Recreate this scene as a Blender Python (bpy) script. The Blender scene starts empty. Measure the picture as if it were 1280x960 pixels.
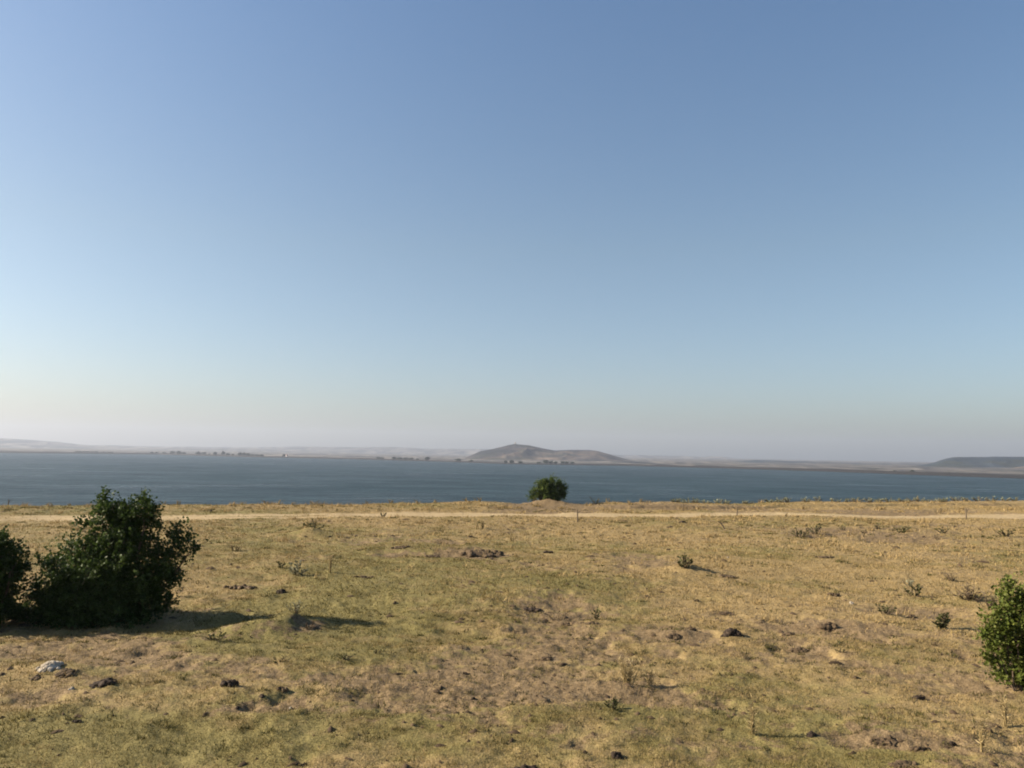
import bpy, math, random
import numpy as np
from mathutils import Matrix, Vector

rng = np.random.default_rng(7)
random.seed(7)
scene = bpy.context.scene
COL = scene.collection
R = math.radians

# ------------------------------------------------------------------ camera
F = 1000.0                     # focal length in pixels of a 1280x960 frame
CAM_H = 3.0
PITCH, ROLL = R(4.98), R(0.98)
ROT = Matrix.Rotation(math.pi / 2 + PITCH, 3, 'X') @ Matrix.Rotation(ROLL, 3, 'Z')
cam_d = bpy.data.cameras.new('camera')
cam = bpy.data.objects.new('camera', cam_d)
COL.objects.link(cam)
cam_d.sensor_width = 36
cam_d.lens = 36 * F / 1280
cam_d.clip_start = 0.05
cam_d.clip_end = 40000
cam.matrix_world = Matrix.Translation((0, 0, CAM_H)) @ ROT.to_4x4()
scene.camera = cam

def ray(px, py):
    return (ROT @ Vector(((px - 640) / F, (480 - py) / F, -1))).normalized()

def at(px, py):
    """point of the level field seen at this place of the photograph"""
    d = ray(px, py)
    t = CAM_H / -d.z
    return np.array((d.x * t, d.y * t))

def depth_scale(p):
    return math.hypot(p[0], p[1]) / F * 1.0

# ------------------------------------------------------------------ noise
def _hash(ix, iy, seed):
    n = (ix.astype(np.int64) * 374761393 + iy.astype(np.int64) * 668265263 + seed * 1442695041) & 0x7fffffff
    n = ((n ^ (n >> 13)) * 1274126177) & 0x7fffffff
    n = (n ^ (n >> 16)) & 0xffff
    return n / 65535.0

def vnoise(x, y, seed=0):
    x = np.asarray(x, float); y = np.asarray(y, float)
    ix = np.floor(x); iy = np.floor(y)
    fx = x - ix; fy = y - iy
    fx = fx * fx * fx * (fx * (fx * 6 - 15) + 10); fy = fy * fy * fy * (fy * (fy * 6 - 15) + 10)
    a = _hash(ix, iy, seed); b = _hash(ix + 1, iy, seed)
    c = _hash(ix, iy + 1, seed); d = _hash(ix + 1, iy + 1, seed)
    return (a + (b - a) * fx) * (1 - fy) + (c + (d - c) * fx) * fy

def fbm(x, y, seed=0, octs=4, gain=.5):
    s = 0; a = 1; t = 0
    for o in range(octs):
        th = .6 * o + .3
        xr = x * math.cos(th) - y * math.sin(th); yr = x * math.sin(th) + y * math.cos(th)
        s = s + a * vnoise(xr * 2 ** o + 17.3 * o, yr * 2 ** o - 9.1 * o, seed + o)
        t += a; a *= gain
    return s / t

def sstep(a, b, x):
    t = np.clip((x - a) / (b - a), 0, 1)
    return t * t * (3 - 2 * t)

# ------------------------------------------------------------------ helpers
def tag(o, label=None, cat=None, group=None, kind=None):
    if label: o['label'] = label
    if cat: o['category'] = cat
    if group: o['group'] = group
    if kind: o['kind'] = kind
    return o

def empty(name, loc):
    o = bpy.data.objects.new(name, None)
    o.empty_display_size = .2
    o.location = loc
    COL.objects.link(o)
    return o

def mesh_obj(name, verts, faces, mat, parent=None, smooth=False, attrs=None, loc=None):
    """verts (n,3); faces (m,k) numpy array or list of arrays with the same k"""
    me = bpy.data.meshes.new(name)
    v = np.asarray(verts, dtype=np.float32)
    groups = faces if isinstance(faces, list) else [faces]
    groups = [np.asarray(g, dtype=np.int32) for g in groups if len(g)]
    nl = sum(g.size for g in groups); nf = sum(len(g) for g in groups)
    me.vertices.add(len(v)); me.vertices.foreach_set('co', v.ravel())
    me.loops.add(nl); me.loops.foreach_set('vertex_index', np.concatenate([g.ravel() for g in groups]))
    me.polygons.add(nf)
    tot = np.concatenate([np.full(len(g), g.shape[1], np.int32) for g in groups])
    st = np.concatenate(([0], np.cumsum(tot)[:-1])).astype(np.int32)
    me.polygons.foreach_set('loop_start', st)
    me.update(calc_edges=True)
    if smooth:
        me.polygons.foreach_set('use_smooth', np.ones(nf, bool))
    for k, a in (attrs or {}).items():
        at_ = me.attributes.new(k, 'FLOAT', 'POINT')
        at_.data.foreach_set('value', np.asarray(a, np.float32).ravel())
    me.materials.append(mat)
    o = bpy.data.objects.new(name, me)
    COL.objects.link(o)
    if parent is not None: o.parent = parent
    if loc is not None: o.location = loc
    return o

def grid_faces(n, m, wrap=False):
    i = np.arange(n - 1)[:, None]; j = np.arange(m if wrap else m - 1)[None, :]
    j2 = (j + 1) % m
    return np.stack([i * m + j + 0 * i, i * m + j2, (i + 1) * m + j2, (i + 1) * m + j], -1).reshape(-1, 4)

# ------------------------------------------------------------------ materials
AL = .92      # common reflectance scale of the surfaces
class NT:
    def __init__(s, name):
        s.m = bpy.data.materials.new(name); s.m.use_nodes = True
        s.t = s.m.node_tree; s.n = s.t.nodes; s.l = s.t.links
        s.p = s.n['Principled BSDF']
        s.p.inputs['Roughness'].default_value = .9
        s.p.inputs['Specular IOR Level'].default_value = .15
    def node(s, typ, **kw):
        n = s.n.new(typ)
        for k, v in kw.items(): setattr(n, k, v)
        return n
    def link(s, a, b): s.l.new(a, b)
    def attr(s, name):
        n = s.node('ShaderNodeAttribute'); n.attribute_name = name; return n.outputs['Fac']
    def pos(s): return s.node('ShaderNodeNewGeometry').outputs['Position']
    def noise(s, scale, detail=3, rough=.55, vec=None, stretch=None):
        n = s.node('ShaderNodeTexNoise')
        n.inputs['Scale'].default_value = scale; n.inputs['Detail'].default_value = detail
        n.inputs['Roughness'].default_value = rough
        v = vec if vec is not None else s.pos()
        if stretch:
            mp = s.node('ShaderNodeMapping'); mp.inputs['Scale'].default_value = stretch
            s.link(v, mp.inputs['Vector']); v = mp.outputs['Vector']
        s.link(v, n.inputs['Vector'])
        return n.outputs['Fac']
    def ramp(s, fac, stops):
        r = s.node('ShaderNodeValToRGB')
        e = r.color_ramp.elements
        while len(e) < len(stops): e.new(.5)
        for el, (p, c) in zip(e, stops):
            el.position = p; el.color = tuple(AL * q for q in c) + (1,)
        s.link(fac, r.inputs['Fac'])
        return r.outputs['Color']
    def maprange(s, fac, a, b, c=0., d=1.):
        n = s.node('ShaderNodeMapRange')
        for i, v in zip(('From Min', 'From Max', 'To Min', 'To Max'), (a, b, c, d)): n.inputs[i].default_value = v
        s.link(fac, n.inputs['Value'])
        return n.outputs['Result']
    def math(s, op, a, b=None):
        n = s.node('ShaderNodeMath', operation=op)
        for i, v in enumerate((a, b)):
            if v is None: continue
            if isinstance(v, (int, float)): n.inputs[i].default_value = v
            else: s.link(v, n.inputs[i])
        return n.outputs[0]
    def mix(s, fac, a, b, blend='MIX'):
        n = s.node('ShaderNodeMix', data_type='RGBA', blend_type=blend)
        for i, v in ((0, fac), (6, a), (7, b)):
            if isinstance(v, (int, float)): n.inputs[i].default_value = v
            elif isinstance(v, tuple): n.inputs[i].default_value = (*v, 1)
            else: s.link(v, n.inputs[i])
        return n.outputs[2]
    def color(s, c):
        if isinstance(c, tuple): s.p.inputs['Base Color'].default_value = (*c, 1)
        else: s.link(c, s.p.inputs['Base Color'])
        return s
    def bump(s, h, strength=.5, dist=.05):
        b = s.node('ShaderNodeBump')
        b.inputs['Strength'].default_value = strength; b.inputs['Distance'].default_value = dist
        s.link(h, b.inputs['Height']); s.link(b.outputs['Normal'], s.p.inputs['Normal'])
        return s

def ground_material():
    s = NT('ground_soil_and_turf')
    green, bare, road = s.attr('green'), s.attr('bare'), s.attr('road')
    fine = s.math('ADD', s.math('MULTIPLY', s.noise(24, 5, .7), .6), s.math('MULTIPLY', s.noise(6, 4, .6), .4))
    mott = s.noise(1.6, 5, .65)
    straw = s.ramp(fine, [(.34, (.155, .110, .048)), (.48, (.235, .169, .076)), (.64, (.30, .22, .105))])
    turf = s.ramp(fine, [(.34, (.098, .084, .029)), (.49, (.160, .133, .048)), (.65, (.212, .174, .067))])
    soil = s.ramp(fine, [(.34, (.068, .046, .024)), (.48, (.152, .106, .056)), (.65, (.25, .18, .10))])
    dust = s.ramp(s.noise(2.5, 4, .6, stretch=(.4, 1.5, 1)), [(.3, (.29, .215, .115)), (.7, (.41, .315, .18))])
    g = s.maprange(s.math('ADD', green, s.maprange(mott, .35, .65, -.3, .3)), .25, .75)
    c = s.mix(g, straw, turf)
    b = s.maprange(s.math('ADD', bare, s.maprange(s.noise(3.1, 5, .65), .35, .65, -.32, .32)), .4, .62)
    c = s.mix(b, c, soil)
    r = s.maprange(s.math('ADD', road, s.maprange(mott, .3, .7, -.25, .25)), .3, .6)
    c = s.mix(r, c, dust)
    s.color(c)
    h = s.math('ADD', s.noise(14, 4, .7), s.noise(45, 3, .6))
    s.bump(h, .8, .025)
    return s.m

def grass_material():
    s = NT('grass_blade')
    tint = s.attr('tint')
    c = s.ramp(tint, [(0, (.36, .27, .135)), (.3, (.270, .203, .088)), (.6, (.185, .152, .054)), (.8, (.105, .093, .030)), (1, (.038, .044, .013))])
    val = s.attr('val')
    c2 = s.mix(1., c, s.ramp(val, [(0, (.80, .76, .74)), (1, (1.26, 1.22, 1.18))]), 'MULTIPLY')
    s.color(c2)
    tr = s.node('ShaderNodeBsdfTranslucent'); s.link(c2, tr.inputs['Color'])
    mx = s.node('ShaderNodeMixShader'); mx.inputs[0].default_value = .22
    s.link(s.p.outputs[0], mx.inputs[1]); s.link(tr.outputs[0], mx.inputs[2])
    s.link(mx.outputs[0], s.n['Material Output'].inputs['Surface'])
    return s.m

def leaf_material(name, dark, mid, light, trans=.25):
    s = NT(name)
    c = s.ramp(s.attr('val'), [(0, dark), (.5, mid), (1, light)])
    s.color(c)
    s.p.inputs['Roughness'].default_value = .55
    s.p.inputs['Specular IOR Level'].default_value = .12
    tr = s.node('ShaderNodeBsdfTranslucent'); s.link(c, tr.inputs['Color'])
    mx = s.node('ShaderNodeMixShader'); mx.inputs[0].default_value = trans
    s.link(s.p.outputs[0], mx.inputs[1]); s.link(tr.outputs[0], mx.inputs[2])
    s.link(mx.outputs[0], s.n['Material Output'].inputs['Surface'])
    return s.m

def simple(name, stops, scale=8, bump=None, stretch=None, detail=4):
    s = NT(name)
    tc = s.node('ShaderNodeTexCoord').outputs['Object']
    n = s.noise(scale, detail, .6, vec=tc, stretch=stretch)
    s.color(s.ramp(n, stops))
    if bump: s.bump(s.noise(scale * 2.2, 4, .65, vec=tc), *bump)
    return s.m

M_ground = ground_material()
M_grass = grass_material()
M_leaf_dark = leaf_material('hawthorn_leaf', (.016, .028, .008), (.038, .062, .014), (.085, .12, .032), .28)
M_leaf_mid = leaf_material('shrub_leaf', (.024, .040, .009), (.070, .100, .022), (.155, .19, .055), .32)
M_leaf_fresh = leaf_material('fresh_leaf', (.034, .050, .009), (.088, .112, .019), (.21, .215, .065), .36)
M_leaf_far = leaf_material('far_leaf', (.015, .024, .012), (.03, .042, .02), (.05, .065, .03), .1)
M_weed = leaf_material('weed_leaf', (.022, .026, .010), (.070, .072, .026), (.14, .135, .055), .25)
M_weed_grey = leaf_material('grey_weed_leaf', (.10, .10, .058), (.19, .185, .115), (.29, .275, .185), .2)
M_bank = leaf_material('bank_weed_leaf', (.13, .15, .075), (.26, .27, .16), (.40, .40, .27), .3)
M_dry = leaf_material('dry_stalk', (.16, .115, .05), (.29, .22, .105), (.40, .32, .175), .2)
M_dead = leaf_material('dead_brush', (.05, .036, .022), (.11, .08, .05), (.19, .15, .098), .1)
M_bark = simple('bark', [(.3, (.055, .04, .028)), (.7, (.13, .095, .065))], 14, (.5, .01))
M_dung = simple('dark_clod', [(.3, (.014, .010, .008)), (.55, (.045, .032, .023)), (.75, (.12, .085, .056))], 14, (.8, .02))
M_clod = simple('brown_clod', [(.3, (.035, .024, .015)), (.55, (.09, .062, .036)), (.75, (.19, .135, .08))], 12, (.8, .02))
M_stone = simple('pale_stone', [(.3, (.13, .11, .085)), (.5, (.33, .285, .225)), (.7, (.50, .45, .38))], 9, (.6, .02))
M_wood = simple('weathered_wood', [(.3, (.06, .045, .034)), (.7, (.16, .125, .09))], 20, (.4, .004))
M_wall = simple('limewashed_wall', [(.3, (.66, .64, .6)), (.7, (.8, .78, .74))], .6)
M_roof = simple('roof_tile', [(.3, (.22, .1, .065)), (.7, (.34, .17, .11))], 1.2)
M_tower = simple('tower_stone', [(.3, (.26, .22, .18)), (.7, (.4, .35, .3))], .5)

# ------------------------------------------------------------------ the field
def edge_y(x):
    e = 49.2 + .37 * x
    return np.clip(e, 30, 66) + 1.6 * (fbm(x * .12 + 5, x * 0 + 3.3, 91, 3) - .5)

ROADP = np.array([(-120., 5.), (-60., 24), (-23., 33.2), (-12, 36.6), (0, 40.4), (12, 42.6), (30, 45.3), (60, 49), (120, 55)])
def road_y(x):
    return np.interp(x, ROADP[:, 0], ROADP[:, 1])

# local mounds  (px, py, height m, rx m, ry m)
MOUNDS = [(150, 768, -.20, 7.0, 2.4), (686, 629, .33, 1.3, 1.0), (322, 786, .24, .75, .36), (364, 777, .27, .40, .34), (380, 770, .10, .6, .3), (392, 669, .30, .85, .5), (862, 712, .12, .5, .4),
          (600, 690, .10, 1.6, .4), (430, 862, .07, .7, .25), (850, 783, .11, .7, .3), (915, 786, .05, .4, .3),
          (1110, 915, .07, .6, .3), (1012, 668, .14, 1.2, .5), (700, 740, .09, 1.3, .5), (1030, 775, .09, .9, .4),
          (80, 838, .12, .7, .4), (285, 762, .12, .5, .3), (150, 800, .10, 1.4, .5), (1240, 748, .14, 1., .5), (1130, 765, .08, .7, .3),
          (760, 850, .08, .9, .3), (505, 745, .06, 1.2, .4), (560, 860, .06, 1.0, .3)]
MOUNDS = [(at(a, b), h, rx, ry) for a, b, h, rx, ry in MOUNDS]

# dark bare scrapes and colour patches  (px, py, half width px, half height px, weight)
BARE = [(600, 690, 40, 5, .8), (500, 692, 30, 3, .6), (560, 676, 30, 3, .4), (690, 760, 70, 22, .33), (560, 830, 130, 40, .27), (640, 870, 90, 30, .2), (430, 852, 45, 9, .6),
        (120, 810, 140, 26, .40), (240, 835, 120, 22, .25), (60, 870, 60, 14, .3), (340, 885, 60, 12, .35), (388, 779, 24, 10, .45), (845, 785, 40, 9, .6), (1180, 840, 90, 40, .45),
        (1035, 778, 60, 12, .45), (770, 860, 110, 18, .35), (1110, 920, 60, 10, .5), (820, 700, 60, 10, .2), (1150, 760, 60, 8, .4), (880, 925, 160, 26, .14),
        (1130, 668, 160, 8, .3), (688, 629, 34, 6, 1.4), (690, 633, 60, 5, .6), (1020, 636, 220, 4, .6), (90, 790, 110, 8, .35), (330, 790, 50, 10, .4), (1000, 810, 60, 20, .2), (960, 880, 90, 24, .15), (720, 800, 90, 30, .25)]
GREEN = [(320, 790, 50, 18, .4), (120, 930, 220, 45, .6), (300, 790, 90, 30, .32), (440, 750, 130, 30, .4), (200, 690, 240, 40, .22), (440, 820, 80, 14, .35), (120, 640, 260, 7, .3), (500, 700, 200, 25, .12),
         (500, 910, 160, 30, .16), (770, 880, 50, 14, .4), (880, 830, 90, 22, .16), (1100, 730, 110, 16, .2), (1080, 800, 60, 14, .22), (980, 890, 70, 20, .15), (640, 900, 100, 20, .12),
         (800, 735, 160, 16, .12), (60, 700, 90, 30, .1), (1120, 945, 60, 18, .25), (650, 720, 120, 20, .10)]
def _patch(L):
    out = []
    for px, py, hw, hh, w in L:
        c = at(px, py); d = math.hypot(*c)
        n = at(px, py + hh); f_ = at(px, py - hh)
        out.append((c, hw * d / F, max(.15, abs(f_[1] - n[1]) / 2), w))
    return out
BARE, GREEN = _patch(BARE), _patch(GREEN)

def masks(x, y):
    n1 = fbm(x * .22, y * .22, 11, 4); n2 = fbm(x * .8, y * .8, 31, 4)
    g = .30 + (n1 - .5) * 1.1 + (n2 - .5) * .5
    b = .19 + (fbm(x * .33 + 40, y * .33, 51, 4) - .5) * 1.0 + (fbm(x * 1.5, y * 1.5, 61, 3) - .5) * .55
    wx = (n2 - .5) * 1.2; wy = (fbm(x * .8 + 9, y * .8, 77, 3) - .5) * 1.2
    for L, sgn in ((BARE, 0), (GREEN, 1)):
        for c, rx, ry, w in L:
            k = w * np.exp(-(((x + wx * rx * .6 - c[0]) / rx) ** 2 + ((y + wy * ry * .6 - c[1]) / ry) ** 2))
            if sgn: g = g + 1.35 * k; b = b - k * .5
            else: b = b + 1.7 * k; g = g - k * .4
    far = sstep(20, 38, np.hypot(x, y)) * sstep(-8, 8, x)
    g = g - .14 * far
    ry_ = road_y(x)
    w = 2.2 + 1.1 * (fbm(x * .3, y * 0, 5, 2) - .5)
    dy = np.abs(y - ry_ + .5 * (fbm(x * .15, y * .15, 8, 2) - .5))
    road = 1 - sstep(w * .25, w * 1.15, dy)
    strip = np.exp(-(dy / .35) ** 2)                 # a little grass along the middle of the track
    road = road - .42 * strip * sstep(.35, .6, fbm(x * .4, y * .4, 15, 2))
    road = road * (.72 + .28 * sstep(-14, 4, x)) * (.42 + .9 * fbm(x * .35, y * .35, 63, 3))
    return np.clip(g, 0, 1), np.clip(b, 0, 1), np.clip(road, 0, 1)

LAKE_Z = -17.0
def height(x, y):
    d = np.hypot(x, y)
    z = .34 * (fbm(x * .11, y * .11, 3, 3) - .5) * sstep(4, 12, d)
    z = z + .13 * (fbm(x * .55, y * .55, 23, 3) - .5)
    hum = fbm(x * 2.2, y * 2.2, 37, 3)
    z = z + .085 * np.maximum(hum - .50, -.08) * (.4 + 1.2 * fbm(x * .5, y * .5, 29, 2))
    z = z + .034 * (fbm(x * 6.5, y * 6.5, 45, 3) - .5)
    _, b, rd = masks(x, y)
    z = z - .05 * sstep(.4, .7, b) * (.5 + fbm(x * 3, y * 3, 71, 2))
    z = z + .038 * (fbm(x * 11.3, y * 11.3, 57, 3) - .5) * sstep(.25, .55, b)
    z = z * (1 - .75 * rd) - .05 * rd
    for c, h, rx, ry in MOUNDS:
        q = ((x - c[0]) / rx) ** 2 + ((y - c[1]) / ry) ** 2
        z = z + h * np.exp(-q) * (.7 + .6 * fbm(x * 2.5, y * 2.5, 83, 3))
    s = y - edge_y(x)
    # low eroded ledge just before the bank, to the right
    k = sstep(3, 9, x) * sstep(-3.6, -3.35, s + .8 * (fbm(x * .5, y * .1, 19, 3) - .5))
    z = z + .15 * k - .012 * np.clip(s + 14, 0, 14) * sstep(3, 12, x)
    # the far side of the field falls away to the lake
    z = z - 20.5 * sstep(0, 1, np.clip((s + 1.0) / 75, 0, 1)) - .25 * np.clip(s, 0, 6)
    return z

def gz(x, y):
    return float(height(np.array([x], float), np.array([y], float))[0])

ang = np.concatenate([np.linspace(-180, -44, 60, endpoint=False), np.linspace(-44, 44, 900), np.linspace(44, 180, 61)[1:-1]])
rad = np.concatenate([np.linspace(.3, 5, 12, endpoint=False), 5 * np.exp(np.linspace(0, math.log(95 / 5), 560)), 95 * np.exp(np.linspace(0, math.log(8000 / 95), 46))[1:]])
A, RR = np.meshgrid(np.radians(ang), rad)
X = RR * np.sin(A); Y = RR * np.cos(A)
Z = height(X, Y)
g_, b_, r_ = masks(X, Y)
gv = np.stack([X, Y, Z], -1).reshape(-1, 3)
ctr = len(gv)
gv = np.concatenate([gv, [[0, 0, gz(0, 0)]]])
ap = lambda a: np.concatenate([a.ravel(), [0.]])
m_ = len(ang)
tri = np.stack([np.full(m_, ctr), (np.arange(m_) + 1) % m_, np.arange(m_)], -1)
gf = grid_faces(len(rad), m_, wrap=True)[:, ::-1]
ground = mesh_obj('ground', gv, [gf, tri[:, ::-1]], M_ground, smooth=True, attrs={'green': ap(g_), 'bare': ap(b_), 'road': ap(r_)})
tag(ground, 'dry tussocky grazing field with bare soil patches and a dusty track', 'ground', kind='structure')

# ------------------------------------------------------------------ grass (uncountable turf)
class Blades:
    def __init__(s): s.v = []; s.a = []; s.b = []
    def add(s, x, y, h, w, tint, val, lean=.6):
        n = len(x)
        z = height(x, y) - .006
        th = rng.uniform(0, 2 * math.pi, n); ld = rng.uniform(0, 2 * math.pi, n)
        dx = np.cos(th) * w / 2; dy = np.sin(th) * w / 2
        L = h * rng.uniform(.1, lean * 1.6, n)
        v = np.empty((n, 3, 3))
        v[:, 0] = np.stack([x - dx, y - dy, z], -1)
        v[:, 1] = np.stack([x + dx, y + dy, z], -1)
        v[:, 2] = np.stack([x + np.cos(ld) * L, y + np.sin(ld) * L, z + h], -1)
        s.v.append(v.reshape(-1, 3)); s.a.append(np.repeat(tint, 3)); s.b.append(np.repeat(val, 3))
    def build(s, name, mat):
        v = np.concatenate(s.v)
        return mesh_obj(name, v, np.arange(len(v)).reshape(-1, 3), mat, attrs={'tint': np.concatenate(s.a), 'val': np.concatenate(s.b)})

B = Blades()
def scatter(r0, r1, dens, half=37):
    n = int(dens * math.radians(2 * half) / 2 * (r1 * r1 - r0 * r0))
    r = np.sqrt(rng.uniform(r0 * r0, r1 * r1, n)); a = np.radians(rng.uniform(-half, half, n))
    return r * np.sin(a), r * np.cos(a), r
def turf(r0, r1, dens, w0, h0):
    x, y, r = scatter(r0, r1, dens)
    g, b, rd = masks(x, y)
    cl = fbm(x * 2.6, y * 2.6, 101, 3); cl2 = fbm(x * .9, y * .9, 111, 3)
    p = np.clip(.55 + 1.0 * (cl - .45) + .5 * (cl2 - .5), .1, 1) * (1 - .8 * sstep(.32, .56, b)) * (1 - .95 * sstep(.2, .6, rd)) * (y < edge_y(x) + 1.5)
    k = rng.uniform(0, 1, len(x)) < p
    x, y, r, g, cl = x[k], y[k], r[k], g[k], cl[k]
    n = len(x)
    tint = np.clip(.16 + .58 * g + rng.normal(0, .13, n) + .25 * (fbm(x * 1.7, y * 1.7, 121, 2) - .5), 0, .85)
    h = h0 * rng.uniform(.35, 1.05, n) * (.65 + .6 * cl)
    B.add(x, y, h, w0 * rng.uniform(.6, 1.5, n), tint, rng.uniform(0, 1, n), .9)
turf(6.2, 10, 4600, .0060, .040)
turf(10, 16, 2000, .009, .045)
turf(16, 27, 700, .016, .055)
turf(27, 70, 190, .028, .07)

def litter(n, r0, r1, w, h):
    # pale broken straw lying flat on the turf and the bare soil
    x, y, r = scatter(r0, r1, n / (math.radians(74) / 2 * (r1 * r1 - r0 * r0)))
    k = rng.uniform(0, 1, len(x)) < np.clip((fbm(x * .8, y * .8, 151, 3) - .35) * 3, .05, 1)
    x, y = x[k], y[k]; m = len(x)
    B.add(x, y, h * rng.uniform(.5, 1.6, m), w * rng.uniform(.6, 1.5, m), np.clip(rng.normal(.03, .06, m), 0, .3), rng.uniform(.5, 1, m), 5.)
litter(16000, 6.3, 14, .008, .013)
litter(14000, 14, 32, .015, .022)

def tufts(n, r0, r1, hr, rr, tint, nb, w, cond=None):
    x, y, r = scatter(r0, r1, n / (math.radians(74) / 2 * (r1 * r1 - r0 * r0)))
    g, b, rd = masks(x, y)
    k = (rd < .25) & (y < edge_y(x) + .5)
    if cond is not None: k &= cond(x, y)
    for cx, cy, cr in zip(x[k], y[k], r[k]):
        m = int(nb * rng.uniform(.5, 1.4)); R0 = rr * rng.uniform(.5, 1.5)
        q = rng.normal(0, 1, (m, 2)) * R0 * (1, .7)
        hh = hr * rng.uniform(.4, 1.2, m) * rng.uniform(.6, 1.2)
        B.add(cx + q[:, 0], cy + q[:, 1], hh, w * max(1, cr / 12) * rng.uniform(.7, 1.4, m), np.clip(tint + rng.normal(0, .12, m), 0, 1), rng.uniform(0, 1, m), .7)
tufts(1100, 6.5, 16, .05, .055, .88, 24, .010)          # dark rosettes in the turf
tufts(1000, 14, 46, .065, .10, .86, 22, .014)
tufts(160, 6.5, 18, .09, .06, .10, 24, .006)          # straw tufts
tufts(420, 16, 46, .16, .14, .12, 26, .010)
tufts(420, 34, 66, .20, .2, .13, 34, .010, lambda x, y: (y > road_y(x) - 5) & (fbm(x * .25, y * .25, 7, 2) > .45))   # taller straw by the track
tufts(200, 40, 72, .22, .2, .17, 30, .010, lambda x, y: y > edge_y(x) - 3)
grass = B.build('grass', M_grass)
tag(grass, 'short straw and olive turf covering the grazing field', 'grass', kind='stuff')

# loose crumbs of dark earth and dung, too many to count
def crumbs(n, r0, r1, smin, smax):
    x, y, r = scatter(r0, r1, n / (math.radians(74) / 2 * (r1 * r1 - r0 * r0)))
    g, b, rd = masks(x, y)
    k = (rd < .2) & (y < edge_y(x) - .5) & (rng.uniform(0, 1, len(x)) < np.clip((fbm(x * .35, y * .35, 141, 3) - .36) * 2.6 + .5 * b, .06, 1))
    x, y = x[k], y[k]; m = len(x)
    sz = (smin + (smax - smin) * rng.uniform(0, 1, m) ** 5) ; a = rng.uniform(0, 6.28, m)
    el = rng.uniform(1., 2.6, m)
    base = np.array([(1, 0, 0), (.5, .8, .1), (-.5, .85, 0), (-1, .1, .1), (-.45, -.8, 0), (.55, -.8, .1), (.2, .15, .8), (-.35, .1, .62)])
    fc = np.array([(0, 1, 6), (1, 2, 6), (2, 7, 6), (2, 3, 7), (3, 4, 7), (4, 5, 6), (4, 6, 7), (5, 0, 6)])
    P = base[None] * (1 + rng.normal(0, .2, (m, 8, 3)))
    P[..., 0] *= el[:, None]
    P[..., 2] *= rng.uniform(.35, .9, m)[:, None]
    P = P * sz[:, None, None] * .5
    c, s_ = np.cos(a)[:, None], np.sin(a)[:, None]
    q = np.empty_like(P)
    q[..., 0] = x[:, None] + P[..., 0] * c - P[..., 1] * s_; q[..., 1] = y[:, None] + P[..., 0] * s_ + P[..., 1] * c
    q[..., 2] = height(x, y)[:, None] + P[..., 2] + .012 * (P[..., 2] > sz[:, None] * .12)
    return q.reshape(-1, 3), (fc[None] + (np.arange(m) * 8)[:, None, None]).reshape(-1, 3)
cv = []; cf = []; co_ = 0
for a_ in ((1500, 6.5, 13, .012, .08), (1700, 13, 24, .02, .12), (1800, 24, 46, .03, .2)):
    v_, f_ = crumbs(*a_); cv.append(v_); cf.append(f_ + co_); co_ += len(v_)
tag(mesh_obj('earth_crumbs', np.concatenate(cv), np.concatenate(cf), simple('loose_earth', [(.3, (.03, .02, .012)), (.55, (.075, .05, .029)), (.75, (.15, .105, .06))], 1.5)), 'dark crumbs of earth and dung scattered over the turf', 'crumbs', kind='stuff')

# ------------------------------------------------------------------ leaves, stems, clods
def leaf_mesh(pts, dirs, size, fold=.25, aspect=.42, vals=None):
    """folded rhombic leaves; two triangles each"""
    n = len(pts)
    d = dirs / (np.linalg.norm(dirs, axis=1, keepdims=True) + 1e-9)
    up = rng.normal(0, 1, (n, 3)); up[:, 2] += .8
    sd = np.cross(d, up); sd /= (np.linalg.norm(sd, axis=1, keepdims=True) + 1e-9)
    nn = np.cross(sd, d)
    sz = np.asarray(size).reshape(-1, 1) * np.ones((n, 1))
    w = sz * aspect
    v = np.empty((n, 4, 3))
    v[:, 0] = pts; v[:, 2] = pts + d * sz
    v[:, 1] = pts + d * sz * .45 + sd * w + nn * w * fold
    v[:, 3] = pts + d * sz * .45 - sd * w + nn * w * fold
    i = np.arange(n)[:, None] * 4
    f = np.concatenate([i + np.array([[0, 1, 2]]), i + np.array([[0, 2, 3]])])
    if vals is None: vals = rng.uniform(0, 1, n)
    return v.reshape(-1, 3), f, np.repeat(vals, 4)

def tube(path, radii, sides=6):
    path = np.asarray(path, float); n = len(path)
    v = []; 
    for i in range(n):
        t = path[min(i + 1, n - 1)] - path[max(i - 1, 0)]
        t /= np.linalg.norm(t) + 1e-9
        a = np.cross(t, (0, 0, 1) if abs(t[2]) < .9 else (1, 0, 0)); a /= np.linalg.norm(a)
        b = np.cross(t, a)
        for k in range(sides):
            th = 2 * math.pi * k / sides
            v.append(path[i] + radii[i] * (math.cos(th) * a + math.sin(th) * b))
    f = grid_faces(n, sides, wrap=True)
    return np.array(v), f

def join(parts):
    V = []; Fq = []; o = 0
    for v, f in parts:
        V.append(v); Fq.append(f + o); o += len(v)
    return np.concatenate(V), np.concatenate(Fq)

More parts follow.
